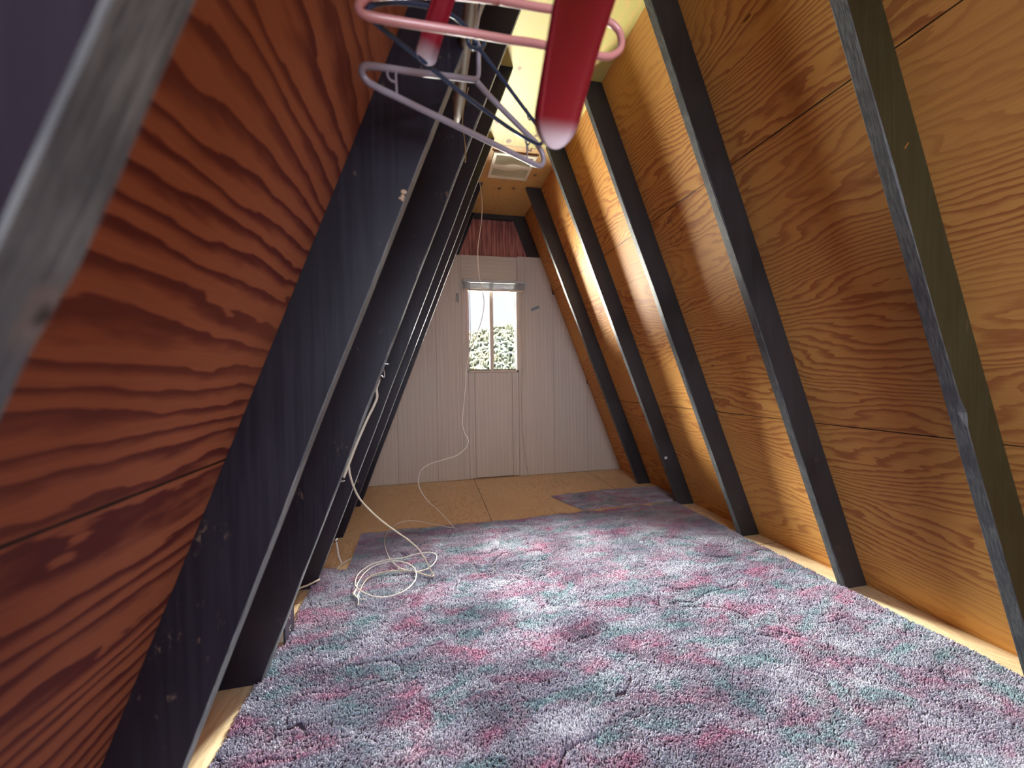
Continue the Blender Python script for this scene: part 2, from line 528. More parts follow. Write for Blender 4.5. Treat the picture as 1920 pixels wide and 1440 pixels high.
def bark():
    k = NB('bare_pole_wood', 0.6)
    s = k.sep(k.obj())
    g = k.noise(k.vec(k.math('MULTIPLY', s[0], 70.0), k.math('MULTIPLY', s[1], 4.0), k.math('MULTIPLY', s[2], 70.0)), 1.0, 3.0)
    k.col(k.mix(k.sstep(g, 0.35, 0.65), (0.18, 0.13, 0.09), (0.36, 0.29, 0.22)))
    k.bump(g, 0.3, 0.001)
    return k.m


M_pole = bark()


def glass():
    k = NB('window_glass')
    tr = k.n('ShaderNodeBsdfTransparent'); tr.inputs[0].default_value = (0.96, 0.98, 0.98, 1)
    gl = k.n('ShaderNodeBsdfGlossy'); gl.inputs['Roughness'].default_value = 0.02
    fr = k.n('ShaderNodeFresnel'); fr.inputs[0].default_value = 1.45
    mx = k.n('ShaderNodeMixShader')
    k.t.links.new(fr.outputs[0], mx.inputs[0]); k.t.links.new(tr.outputs[0], mx.inputs[1]); k.t.links.new(gl.outputs[0], mx.inputs[2])
    k.t.links.new(mx.outputs[0], k.out.inputs[0])
    return k.m


M_glass = glass()


# ---------------------------------------------------------------- room shell
def with_uv(o, fn):
    me = o.data
    lay = me.uv_layers.new(name='uv')
    for l in me.loops:
        lay.data[l.index].uv = fn(me.vertices[l.vertex_index].co)


bm = bmesh.new()
box(bm, -1.45, 1.62, YB, YE + 0.1, -0.04, 0.0)
o = mesh_obj('floor', bm, M_floor); setp(o, kind='structure'); with_uv(o, lambda c: (c.y, c.x))

for side, nm, mt in ((-1, 'wall_left', M_left), (1, 'wall_right', M_right)):
    bm = bmesh.new()
    zt = HC + 0.25
    poly = [(xout(side, -0.02), -0.02), (xout(side, zt), zt), (xout(side, zt) + side * 0.022, zt), (xout(side, -0.02) + side * 0.022, -0.02)]
    prism(bm, poly, YB, YE + 0.05)
    o = mesh_obj(nm, bm, mt); setp(o, kind='structure')
    s = SR if side > 0 else SL
    kk = math.sqrt(1 + s * s)
    with_uv(o, lambda c: (c.y, c.z * kk))

bm = bmesh.new()
box(bm, xout(-1, HC) - 0.01, xout(1, HC) + 0.01, YB, YE, HC, HC + 0.012)
o = mesh_obj('ceiling', bm, M_ceil); setp(o, kind='structure'); with_uv(o, lambda c: (c.y, c.x))

# far gable wall: red-brown grooved plywood with a hole for the window
WX0, WX1, WZ0, WZ1 = -0.207, 0.308, 1.098, 1.990
Y0, Y1 = 3.8805, 3.905
bm = bmesh.new()
def gx(side, z): return xout(side, z) + side * 0.02
prism(bm, [(gx(-1, -0.02), -0.02), (gx(1, -0.02), -0.02), (gx(1, WZ0), WZ0), (gx(-1, WZ0), WZ0)], Y0, Y1)
prism(bm, [(gx(-1, WZ0), WZ0), (WX0, WZ0), (WX0, WZ1), (gx(-1, WZ1), WZ1)], Y0, Y1)
prism(bm, [(WX1, WZ0), (gx(1, WZ0), WZ0), (gx(1, WZ1), WZ1), (WX1, WZ1)], Y0, Y1)
prism(bm, [(gx(-1, WZ1), WZ1), (gx(1, WZ1), WZ1), (gx(1, HC + 0.02), HC + 0.02), (gx(-1, HC + 0.02), HC + 0.02)], Y0, Y1)
o = mesh_obj('wall_back', bm, M_gable); setp(o, kind='structure')

# wall behind the camera with an added opening, unseen, shaped for fill light
bm = bmesh.new()
RX0, RX1, RZ0, RZ1 = -0.62, 0.30, 0.90, 1.95
y0, y1 = YB - 0.03, YB
prism(bm, [(gx(-1, -0.02), -0.02), (gx(1, -0.02), -0.02), (gx(1, RZ0), RZ0), (gx(-1, RZ0), RZ0)], y0, y1)
prism(bm, [(gx(-1, RZ0), RZ0), (RX0, RZ0), (RX0, RZ1), (gx(-1, RZ1), RZ1)], y0, y1)
prism(bm, [(RX1, RZ0), (gx(1, RZ0), RZ0), (gx(1, RZ1), RZ1), (RX1, RZ1)], y0, y1)
prism(bm, [(gx(-1, RZ1), RZ1), (gx(1, RZ1), RZ1), (gx(1, HC + 0.02), HC + 0.02), (gx(-1, HC + 0.02), HC + 0.02)], y0, y1)
o = mesh_obj('wall_front', bm, M_gable); setp(o, kind='structure')


# ---------------------------------------------------------------- window
win = empty('window_1', (0.05, 3.87, WZ0)); setp(win, kind='structure')
bm = bmesh.new()
fy0, fy1 = 3.822, 3.90
box(bm, WX0, WX0 + 0.010, fy0, fy1, WZ0, WZ1)
box(bm, WX1 - 0.012, WX1, fy0, fy1, WZ0, WZ1)
box(bm, WX0, WX1, fy0, fy1, WZ0, WZ0 + 0.010)
box(bm, WX0, WX1, fy0, fy1, WZ1 - 0.008, WZ1)
mesh_obj('window_frame', bm, M_alu, win)
bm = bmesh.new()
box(bm, WX0 - 0.006, WX0 + 0.008, fy0 - 0.004, fy0 + 0.004, WZ0 - 0.006, WZ1)      # face flange
box(bm, WX0 - 0.006, WX1 + 0.006, fy0 - 0.004, fy0 + 0.004, WZ0 - 0.008, WZ0 + 0.008)
box(bm, WX1 - 0.014, WX1 + 0.020, fy0 - 0.004, fy0 + 0.004, WZ0 - 0.008, WZ1)
mesh_obj('face_flange', bm, M_alu2, win)
bm = bmesh.new()
box(bm, 0.020, 0.059, 3.850, 3.882, WZ0 + 0.01, WZ1 - 0.008)
mesh_obj('mullion', bm, M_alu2, win)
for nm, a, b, yy in (('left', WX0 + 0.010, 0.026, 3.862), ('right', 0.052, WX1 - 0.012, 3.872)):
    bm = bmesh.new()
    e = 0.007
    for q in ((a, a + e, WZ0 + .01, WZ1 - .008), (b - e, b, WZ0 + .01, WZ1 - .008), (a, b, WZ0 + .01, WZ0 + .01 + 0.014), (a, b, WZ1 - .008 - 0.010, WZ1 - .008)):
        box(bm, q[0], q[1], yy - 0.006, yy + 0.006, q[2], q[3])
    sash = mesh_obj('sash', bm, M_alu, win)
    bm = bmesh.new()
    box(bm, a + e, b - e, yy - 0.0015, yy + 0.0015, WZ0 + 0.022, WZ1 - 0.018)
    g = mesh_obj('pane', bm, M_glass, sash)

# mini blind rolled up to the window head
BX0, BX1 = -0.245, 0.385
bl = empty('mini_blind', (0.07, 3.80, 1.905))
setp(bl, 'pale grey mini blind drawn up in a stack over the gable window', 'blind')
bm = bmesh.new(); box(bm, BX0, BX1, 3.785, 3.815, 1.992, 2.018); box(bm, BX0 - .004, BX0 + .012, 3.780, 3.818, 1.986, 2.022); box(bm, BX1 - .012, BX1 + .004, 3.780, 3.818, 1.986, 2.022)
mesh_obj('head_rail', bm, M_blind, bl)
bm = bmesh.new()
for i in range(14):
    z = 1.9255 + i * 0.0044
    box(bm, BX0 + 0.004, BX1 - 0.006, 3.788, 3.812, z, z + 0.0026)
mesh_obj('slat_stack', bm, M_blind, bl)
bm = bmesh.new(); box(bm, BX0, BX1, 3.787, 3.813, 1.906, 1.925)
bmesh.ops.bevel(bm, geom=bm.edges[:], offset=0.003, segments=2, affect='EDGES')
mesh_obj('bottom_rail', bm, M_rail, bl)
bm = bmesh.new()
tube(bm, [V(-0.187, 3.782, 1.99), V(-0.186, 3.782, 1.70), V(-0.184, 3.783, 1.41)], 0.0028, 8)
w = mesh_obj('tilt_wand', bm, plain('clear_pink_wand', (0.30, 0.14, 0.20), 0.2), bl); w['label'] = 'thin dark pink tilt wand'
bm = bmesh.new()
for dx in (0.0, 0.012):
    pts = [V(0.352 + dx * 0.3, 3.782, 1.99), V(0.350 + dx, 3.785, 1.6), V(0.345 + dx, 3.79, 1.1), V(0.335 + dx * .6, 3.80, 0.9), V(0.338, 3.80, 0.62), V(0.352 + dx * .4, 3.80, 0.34), V(0.372, 3.79, 0.16), V(0.392 + dx * .6, 3.77, 0.06)]
    tube(bm, catmull(pts, 6), 0.0016, 6)
tube(bm, catmull([V(0.392, 3.77, 0.06), V(0.41, 3.755, 0.012), V(0.395, 3.73, 0.004), V(0.355, 3.73, 0.004), V(0.345, 3.75, 0.006)], 6), 0.0016, 6)
mesh_obj('pull_cord', bm, M_cord2, bl)

# ---------------------------------------------------------------- ribbed wall panels over the gable
PY0, PY1 = 3.829, 3.8405


def panel(x0, x1, z0, z1, label, mat=None, top_slope=False, ytweak=0.0):
    """a sheet between x0 and x1, cut along the roof slopes"""
    zs = [z0, z1]
    def lim(z): return xout(-1, z) + 0.004, xout(1, z) - 0.004
    pts = []
    N = 24
    left, right = [], []
    for i in range(N + 1):
        z = z0 + (z1 - z0) * i / N
        a, b = lim(z)
        l, r = max(x0, a), min(x1, b)
        if r - l > 0.0005: left.append((l, z)); right.append((r, z))
    bm_ = bmesh.new()
    prism(bm_, right + left[::-1], PY0 + ytweak, PY1 + ytweak)
    bmesh.ops.dissolve_limit(bm_, angle_limit=0.001, verts=bm_.verts[:], edges=bm_.edges[:])
    o_ = mesh_obj('wall_panel', bm_, mat or M_rib)
    setp(o_, label, 'wall panel', 'beige ribbed panels on the gable wall')
    return o_


g = 0.0012
panel(-1.40, -0.905 - g, 0.004, 2.268, 'narrow beige ribbed panel in the far left corner behind the rafters')
panel(-0.905 + g, -0.522 - g, 0.004, 2.268, 'beige ribbed panel second from left, dropping to the floor left of the window')
panel(-0.522 + g, -0.268, 0.004, 2.268, 'slim beige ribbed panel touching the left side of the blind')
panel(-0.266, -0.209, 0.004, 2.013, 'narrow beige strip of panel directly beside the left window jamb')
panel(-0.207, -0.147, 0.008, 1.088, 'narrow beige strip of panel under the left corner of the window')
panel(-0.144, 0.243, 0.014, 1.086, 'short beige ribbed panel centred directly below the window', ytweak=0.003)
panel(0.246, 0.311, 0.010, 1.088, 'narrow beige strip of panel under the right corner of the window', ytweak=0.001)
panel(0.314, 0.694 - g, 0.004, 2.283, 'beige ribbed panel just right of the window with grey tape on it')
panel(0.694 + g, 1.075 - g, 0.004, 1.90, 'tall beige ribbed panel second from the right slope')
panel(1.075 + g, 1.55, 0.004, 0.99, 'triangular beige ribbed panel in the far right corner')
panel(-0.266, 0.3115, 2.0145, 2.272, 'beige panel with sideways ribs above the blind', mat=M_ribh)

# tape and hook on the panels
bm = bmesh.new()
c = V(0.503, 3.8275, 1.752); a = V(0.045, 0, 0.019); b = V(-0.006, 0, 0.014)
vs = []
for yy in (3.8288, 3.8272):
    vs += [bm.verts.new(V(p.x, yy, p.z)) for p in (c - a - b, c + a - b, c + a + b, c - a + b)]
for f in ((0, 1, 2, 3), (7, 6, 5, 4), (0, 4, 5, 1), (1, 5, 6, 2), (2, 6, 7, 3), (3, 7, 4, 0)): bm.faces.new([vs[i] for i in f])
o = mesh_obj('tape_strip', bm, M_tape); setp(o, 'small tilted strip of grey tape stuck to the panel right of the window', 'tape')
hk = empty('wall_hook', (-0.308, 3.826, 1.83)); setp(hk, 'small grey metal hook on the panel left of the blind', 'hook')
bm = bmesh.new()
box(bm, -0.318, -0.290, 3.824, 3.829, 1.80, 1.885); bmesh.ops.bevel(bm, geom=bm.edges[:], offset=0.0015, segments=1, affect='EDGES')
mesh_obj('plate', bm, M_tape, hk)
bm = bmesh.new(); tube(bm, catmull([V(-0.306, 3.824, 1.865), V(-0.312, 3.805, 1.85), V(-0.318, 3.80, 1.82), V(-0.314, 3.80, 1.795), V(-0.306, 3.806, 1.79)], 5), 0.003, 8)
mesh_obj('prong', bm, M_steel, hk, True)


# ---------------------------------------------------------------- rafters
rnd = random.Random(5)


def rafter(side, k, label, wane=None):
    y0 = (LY if side < 0 else RY)[k]
    y1 = y0 + T
    ztop = HC - 0.001
    N = 60
    rr = random.Random(side * 50 + k)
    bm_ = bmesh.new()
    rings = []
    ph = [rr.uniform(0, 6.3) for _ in range(4)]
    ch = 0.0016
    for i in range(N + 1):
        z = 0.001 + (ztop - 0.001) * i / N
        w = 0.0011 * math.sin(z * 5 + ph[0]) + 0.0007 * math.sin(z * 13 + ph[1])
        wn = 0.0013 * math.sin(z * 4 + ph[2]) + 0.0007 * math.sin(z * 17 + ph[3])
        a = b = 0.0
        cn = ch
        if wane:
            a, b, cn = wane(z, ch)
        xi = xin(side, z) + side * max(0.0, w) ; xo = xout(side, z) - side * 0.0008
        near, far = y0 + wn * 0.3 - a * 0.0, y1 - b
        prof = [(xi + side * cn, near), (xo, near), (xo, y1), (xi + side * ch, far), (xi, far - ch), (xi, near + cn)]
        rings.append([bm_.verts.new((px_, py_, z)) for px_, py_ in prof])
    n = 6
    mi = {0: 0, 1: 0, 2: 0, 3: 1, 4: 1, 5: 1}
    for i in range(N):
        A, B = rings[i], rings[i + 1]
        for j in range(n):
            f = bm_.faces.new((A[j], A[(j + 1) % n], B[(j + 1) % n], B[j]))
            f.material_index = mi[j]
    bm_.faces.new(rings[0]); bm_.faces.new(rings[-1][::-1])
    o_ = mesh_obj('rafter', bm_, M_rafL if side < 0 else M_rafN if k <= 0 else M_rafR)
    o_.data.materials.append(M_edgeN if (side, k) == (-1, -1) else M_edgeL if side < 0 else M_edge)
    setp(o_, label, 'rafter', 'dark rafters on the left slope' if side < 0 else 'dark rafters on the right slope')
    return o_


def bumpf(z, c, w): return math.exp(-((z - c) / w) ** 2)


def wane_l1(z, ch):
    r = random.Random(int(z * 60))
    b = 0.006 * (1 / (1 + math.exp((z - 1.065) / 0.006))) + (0.0012 * r.random() if 1.06 < z < 1.28 else 0.0)
    return 0, b, ch


def wane_ra(z, ch):
    return 0, 0.0, ch + 0.012 * bumpf(z, 0.905, 0.022) + 0.0025 * max(0, math.sin(z * 9.0)) * (1 if z > 1.2 else 0.3)


def wane_rb(z, ch): return 0, 0.0, ch + 0.003 * max(0, math.sin(z * 7 + 1)) + 0.002 * max(0, math.sin(z * 23))


def wane_rc(z, ch): return 0, 0.0, ch + 0.0035 * max(0, math.sin(z * 6.1 + 2))


rafter(-1, -1, 'blurred near rafter at the left photo edge, its wide grey edge facing the camera', wane_l1)
r_blob = rafter(-1, 0, 'broad dark stained rafter across the left foreground, in front of all the thin light-edged ones')
rafter(-1, 1, 'left rafter with the ivory cable stapled down its edge', wane_rb)
rafter(-1, 2, 'left rafter whose foot meets the curled rug corner')
rafter(-1, 3, 'left rafter whose foot stands beside the upright cut cable end')
rafter(-1, 4, 'farthest full left rafter standing on bare floor, last before the panelled wall')
rafter(-1, 5, 'left end rafter against the gable, mostly covered by the beige panels')
rafter(1, 0, 'nearest right rafter, greenish brown, with a knot notch in its edge', wane_ra)
rafter(1, 1, 'second nearest right rafter, foot standing at the carpet edge', wane_rb)
rafter(1, 2, 'third right rafter from the camera, between the two bright yellow bays', wane_rc)
rafter(1, 3, 'fourth right rafter from the camera with a small white tag near its foot')
rafter(1, 4, 'fifth right rafter, short and slanting down beside the beige panels')
rafter(1, 5, 'right end rafter lying against the red gable, cut off by the panel top')

# dried beige filler stuck to the broad left rafter
bm = bmesh.new()
for (u0, v0, rx_, rz_) in ((757, 360, 0.0062, 0.0050), (755, 369, 0.0042, 0.0050), (751, 372, 0.0042, 0.0028), (754.5, 375, 0.003, 0.003)):
    p = at_y(u0, v0, LY[0] - 0.0005)
    bmesh.ops.create_icosphere(bm, subdivisions=2, radius=1, matrix=Matrix.Translation(p) @ Matrix.Diagonal((rx_, 0.0022, rz_, 1)))
blob = mesh_obj('filler_blob', bm, plain('beige_filler', (0.45, 0.32, 0.22), 0.8), r_blob, True); blob['label'] = 'small beige blob of dried filler'


def on_right_slope(u_, v_, off=0.0006):
    d = ray(u_, v_); n = Vector((1, 0, SR)); t = (WR + DR - off - n.dot(CAM)) / n.dot(d)
    return CAM + d * t


# illegible pencil scribble on the plywood between two right rafters
bm = bmesh.new()
for line in (((1247.5, 412), (1246, 418), (1244.5, 424), (1243, 422)), ((1250, 420), (1253, 414), (1254, 420), (1257, 411), (1258, 416), (1262, 421)),
             ((1272, 431), (1274, 427), (1276, 430), (1279, 431), (1280.5, 430)), ((1280.5, 431), (1277, 443), (1273, 456), (1270, 464)),
             ((1258, 447), (1257, 455), (1261, 460), (1266, 460), (1269, 453), (1266, 446), (1262, 444), (1258, 447))):
    tube(bm, catmull([on_right_slope(*q_) for q_ in line], 3), 0.0009, 5)
pm = mesh_obj('pencil_mark', bm, plain('pencil_grey', (0.05, 0.025, 0.025), 0.7), bpy.data.objects['wall_right'])
pm['label'] = 'faint pencil scribble'

# dark collar beam under the ceiling at the gable
bm = bmesh.new(); box(bm, xin(-1, 2.68) + 0.002, xin(1, 2.68) - 0.002, 3.842, 3.8775, 2.658, HC - 0.001)
bmesh.ops.bevel(bm, geom=bm.edges[:], offset=0.002, segments=1, affect='EDGES')
o = mesh_obj('collar_beam', bm, M_rafR); setp(o, 'short dark crosspiece under the ceiling at the red gable', 'beam')

# small tag on fourth right rafter
p = at_y(1248.5, 858.5, RY[3] - 0.0008)
bm = bmesh.new(); box(bm, p.x - 0.011, p.x + 0.011, RY[3] - 0.0012, RY[3] + 0.0012, p.z - 0.010, p.z + 0.010)
o = mesh_obj('tag', bm, M_white); setp(o, 'tiny square white tag low on the fourth right rafter', 'tag')


# ---------------------------------------------------------------- ceiling vent
vt = empty('ceiling_vent', (0.07, 2.95, HC)); setp(vt, 'cream ceiling vent with grey wavy slats at the far end of the ceiling', 'vent')
VX0, VX1, VY0, VY1 = -0.092, 0.238, 2.775, 3.125
bm = bmesh.new()
zt, zb = HC - 0.0005, HC - 0.016
q = 0.024; mid = 0.030
for b_ in ((VX0, VX1, VY0, VY0 + q), (VX0, VX1, VY1 - q, VY1), (VX0, VX0 + q, VY0 + q, VY1 - q), (VX1 - q, VX1, VY0 + q, VY1 - q)):
    box(bm, b_[0], b_[1], b_[2], b_[3], zb, zt)
# middle wave band
NW = 24
prevs = None
yc = (VY0 + VY1) / 2
for i in range(NW + 1):
    t = i / NW; x = VX0 + q + (VX1 - VX0 - 2 * q) * t
    hw = 0.022 + 0.026 * math.exp(-((t - 0.5) / 0.22) ** 2)
    sh = 0.012 * math.sin(t * math.pi * 2)
    cur = [bm.verts.new((x, yc - hw + sh, zb)), bm.verts.new((x, yc + hw + sh, zb)), bm.verts.new((x, yc + hw + sh, zt - .004)), bm.verts.new((x, yc - hw + sh, zt - .004))]
    if prevs:
        for j in range(4): bm.faces.new((prevs[j], prevs[(j + 1) % 4], cur[(j + 1) % 4], cur[j]))
    prevs = cur
mesh_obj('vent_frame', bm, M_ventw, vt)
bm = bmesh.new(); box(bm, VX0 + q, VX1 - q, VY0 + q, VY1 - q, HC - 0.006, HC - 0.001)
mesh_obj('vent_backing', bm, M_ventg, vt)
for s_ in (-1, 1):
    bm = bmesh.new()
    nsl = 9
    for j in range(nsl):
        for i in range(NW):
            t0, t1 = i / NW, (i + 1) / NW
            def yy(t):
                hw = 0.022 + 0.026 * math.exp(-((t - 0.5) / 0.22) ** 2); sh = 0.012 * math.sin(t * math.pi * 2)
                inner = yc + s_ * (hw + 0.004) + sh
                outer = (VY1 - q - 0.003) if s_ > 0 else (VY0 + q + 0.003)
                return inner + (outer - inner) * (j + 0.5) / nsl
            x0_, x1_ = VX0 + q + (VX1 - VX0 - 2 * q) * t0, VX0 + q + (VX1 - VX0 - 2 * q) * t1
            ya, yb = yy(t0), yy(t1)
            h = 0.0035
            v = [bm.verts.new(z) for z in ((x0_, ya - h, zb + .001), (x1_, yb - h, zb + .001), (x1_, yb + h, zb + .006), (x0_, ya + h, zb + .006))]
            bm.faces.new(v)
    mesh_obj('wavy_slats', bm, M_ventg, vt)
bm = bmesh.new(); p0 = at_z(915, 279, HC - 0.004); p1 = at_z(1009, 292, HC - 0.004)
tube(bm, catmull([V(VX0 - .01, VY0 - .02, HC - .004), V(VX0, VY0 - 0.008, HC - .004), V(0.05, VY0 - 0.006, HC - .004), V(VX1 + .01, VY0 - 0.004, HC - .004)], 4), 0.004, 6)
mesh_obj('vent_duct_edge', bm, plain('brown_duct_edge', (0.16, 0.06, 0.04), 0.6), vt)

# ---------------------------------------------------------------- pole and hangers
PX, PZ = CX + 0.086, CZ + 0.69
bm = bmesh.new()
path, rad = [], []
rr = random.Random(3)
for i in range(40):
    t = i / 39; y = -0.35 + t * 1.385
    path.append(V(PX + 0.003 * math.sin(y * 5) - 0.006 * max(0, y - 0.6), y, PZ + 0.003 * math.sin(y * 7 + 1)))
    r = 0.0128 + 0.0006 * math.sin(y * 21)
    if y > 0.985: r *= max(0.55, 1 - (y - 0.985) * 9)
    rad.append(r)
tube(bm, path, rad, 14)
pole = mesh_obj('hanging_pole', bm, M_pole, None, True); setp(pole, 'bare wooden pole under the left rafters carrying the clothes hangers', 'pole')
bm = bmesh.new()
pts = [V(PX + 0.012, 0.90, PZ - 0.006), at_y(870, 200, 0.99), at_y(867, 232, 1.01), at_y(871, 262, 1.0), at_y(873, 285, 1.0), at_y(872.5, 304, 1.0)]
tube(bm, catmull(pts, 6), [0.0022] * 20 + [0.0032] * 11, 6, flat=0.4)
tube(bm, catmull([V(PX - 0.008, 0.93, PZ - 0.011), at_y(860, 190, 0.985), at_y(866, 205, 0.99)], 5), 0.0010, 5)
sp_ = mesh_obj('splinter', bm, plain('pale_split_wood', (0.50, 0.33, 0.12), 0.6), pole); sp_['label'] = 'long pale splinter hanging off the broken pole end'


def plane_pts(p0, dirv, uvs):
    """read hanger outline points off the photograph onto the hanger's own vertical plane"""
    n = Vector(dirv).cross(Vector((0, 0, 1))).normalized()
    return [at_plane(u_, v_, p0, n) for u_, v_ in uvs]


def hook_wire(top_of_neck, mat, parent, r=0.0022, pole_y=None, name='hook'):
    """wire hook from the neck up and over the pole"""
    a = Vector(top_of_neck)
    c_ = V(PX, a.y if pole_y is None else pole_y, PZ + 0.002)
    rr_ = 0.0165
    pts_ = [a, a.lerp(V(c_.x + rr_, c_.y, c_.z - 0.01), 0.6), V(c_.x + rr_, c_.y, c_.z - 0.004)]
    for k_ in range(1, 9):
        t_ = math.pi * k_ / 8 * 1.15
        pts_.append(V(c_.x + rr_ * math.cos(t_), c_.y, c_.z + rr_ * math.sin(t_)))
    b_ = bmesh.new(); tube(b_, catmull(pts_, 4), r, 8)
    return mesh_obj(name, b_, mat, parent, True)


# lavender-grey tubular hanger
GC = V(CX + 0.089, 0.745, CZ + 0.60)
gd = V(0.254 + 0.118, 0.84 - 0.64, 0).normalized()
hg = empty('clothes_hanger', GC); setp(hg, 'lavender grey tubular plastic hanger, lowest and widest of those on the pole', 'hanger', 'hangers on the pole')
G = lambda *uv_: plane_pts(GC, gd, uv_)
out = G((893, 150), (840, 143), (780, 136), (720, 127), (690, 124), (680, 128), (679, 138), (688, 152), (705, 163), (740, 180), (800, 209), (860, 238), (920, 267), (980, 297), (1005, 309), (1015, 310), (1019, 302), (1017, 288), (1005, 268), (985, 248), (950, 213), (915, 177), (893, 152))
bm = bmesh.new(); tube(bm, catmull(out, 5), 0.0056, 12); mesh_obj('hanger_frame', bm, M_grey, hg, True)
bm = bmesh.new(); nk = G((893, 148), (897, 140), (897.5, 110), (897.5, 84)); tube(bm, catmull(nk, 5), 0.0046, 10); mesh_obj('neck', bm, M_grey, hg, True)
nt_ = nk[-1]
hook_wire(nt_, M_grey, hg, 0.004, 0.765)
bm = bmesh.new(); tube(bm, catmull(G((742, 132), (742.5, 150), (744, 176)), 3), 0.0022, 8); tube(bm, catmull(G((726, 134), (727, 143), (733, 151), (742, 154)), 4), 0.0022, 8)
mesh_obj('strap_notch', bm, M_grey, hg, True)
bm = bmesh.new(); tube(bm, catmull(G((987, 262), (988, 278), (988.5, 296)), 3), 0.0016, 8); tube(bm, catmull(G((989, 270), (990, 280), (995, 283.5), (997, 278)), 4), 0.0014, 8)
mesh_obj('strap_notch', bm, M_grey, hg, True)

# navy hanger, slightly nearer
NC = V(CX + 0.077, 0.66, CZ + 0.62)
nd = V(0.16, 0.14, 0).normalized()
hn = empty('clothes_hanger', NC); setp(hn, 'thin navy blue plastic hanger crossing over the lavender grey one', 'hanger', 'hangers on the pole')
G = lambda *uv_: plane_pts(NC, nd, uv_)
out = G((893, 84), (915, 113), (945, 152), (975, 193), (1000, 226), (1013, 245), (1018, 256), (1018, 265), (1012, 270), (1003, 268), (970, 250), (920, 215), (870, 178), (815, 133), (750, 80), (715, 52), (695, 34), (690, 22), (697, 12), (715, 6), (760, 5), (830, 20), (875, 52), (893, 84))
bm = bmesh.new(); tube(bm, catmull(out, 5), 0.0036, 10); mesh_obj('hanger_frame', bm, M_navy, hn, True)
bm = bmesh.new(); tube(bm, catmull(G((878, 70), (880, 84), (892, 92), (905, 88), (908, 74), (893, 66)), 5, True), 0.0036, 10, closed=True); mesh_obj('collar', bm, M_navy, hn, True)
hook_wire(G((893, 66))[0], M_steel, hn, 0.0018, 0.655)
bm = bmesh.new(); tube(bm, catmull(G((988, 204), (988.5, 214), (991, 223), (995, 225), (996, 220)), 4), 0.0013, 8); mesh_obj('strap_notch', bm, M_navy, hn, True)
bm = bmesh.new(); tube(bm, catmull(G((985, 259), (986, 268), (990, 272), (993, 268)), 4), 0.0013, 8)
mesh_obj('strap_notch', bm, M_navy, hn, True)

# pink hanger mostly above the frame
KC = V(CX + 0.087, 0.545, CZ + 0.60)
kd = V(0.40, 0.05, 0).normalized()
hp = empty('clothes_hanger', KC); setp(hp, 'pink tubular plastic hanger partly hidden behind the red one', 'hanger', 'hangers on the pole')
G = lambda *uv_: plane_pts(KC, kd, uv_)
out = G((930, 0), (1000, 12), (1080, 25), (1135, 38), (1158, 55), (1165, 75), (1163, 92), (1150, 103), (1132, 106), (1080, 97), (1007, 82), (950, 74), (880, 62), (760, 43), (690, 30), (672, 18), (680, 2), (700, -8), (780, -12), (860, -8), (930, 0))
bm = bmesh.new(); tube(bm, catmull(out, 5), 0.0056, 12); mesh_obj('hanger_frame', bm, M_pink, hp, True)
hook_wire(G((930, 2))[0], M_steel, hp, 0.0018, 0.55)

# red contoured coat hangers
def coat_hanger(tipA, tipB, arch_h, w_mid, w_tip, label, hook_y, roll=0.0):
    """wide-shouldered moulded hanger between two shoulder tips"""
    ax = (tipB - tipA); L_ = ax.length; ax = ax.normalized()
    upv = (V(0, 0, 1) - ax * ax.z).normalized()
    sd = ax.cross(upv).normalized()
    mid_ = (tipA + tipB) / 2
    root = empty('coat_hanger', mid_); setp(root, label, 'hanger', 'red coat hangers near the lens')
    bm = bmesh.new()
    NS, SG = 56, 20
    rings = []
    for i in range(NS + 1):
        t = 0.5 - 0.5 * math.cos(math.pi * i / NS)
        e = abs(2 * t - 1)
        c_ = tipA + ax * (L_ * t) + upv * (arch_h * (1 - e ** 1.8))
        wd = w_mid + (w_tip - w_mid) * e ** 0.9
        ht = 0.008 + 0.012 * e * w_tip / 0.029
        cf = 1.2 * w_tip / L_
        cap = 1.0 if e < 1 - cf else math.sqrt(max(0.0, 1 - ((e - 1 + cf) / cf) ** 2))
        cap = max(cap, 0.03)
        sl = -1.8 * arch_h * (e ** 0.8) * 2 * (1 if t > 0.5 else -1) / L_
        tan = (ax + upv * sl).normalized(); nrm = (upv - tan * upv.dot(tan)).normalized()
        sdr = sd * math.cos(roll) + nrm * math.sin(roll); nrm = nrm * math.cos(roll) - sd * math.sin(roll)
        ring = []
        for j in range(SG):
            a_ = 2 * math.pi * j / SG
            ca, sa = math.cos(a_), math.sin(a_)
            yy_ = ht * sa if sa >= 0 else ht * (0.55 * (1 - ca * ca) ** 0.5 - 0.35 * (1 - (1 - ca * ca) ** 0.5)) * 1.0 - 0.002
            ring.append(bm.verts.new(c_ + sdr * (wd * ca * cap) + nrm * (yy_ * max(cap, 0.25))))
        rings.append(ring)
    for i in range(NS):
        for j in range(SG):
            bm.faces.new((rings[i][j], rings[i][(j + 1) % SG], rings[i + 1][(j + 1) % SG], rings[i + 1][j]))
    bm.faces.new(rings[0]); bm.faces.new(rings[-1][::-1])
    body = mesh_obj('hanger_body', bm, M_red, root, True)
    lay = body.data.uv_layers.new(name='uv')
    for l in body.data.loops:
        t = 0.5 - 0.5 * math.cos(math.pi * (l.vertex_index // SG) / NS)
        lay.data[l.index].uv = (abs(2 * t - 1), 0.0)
    hook_wire(mid_ + upv * (arch_h + 0.006), M_steel, root, 0.0018, hook_y)
    return root


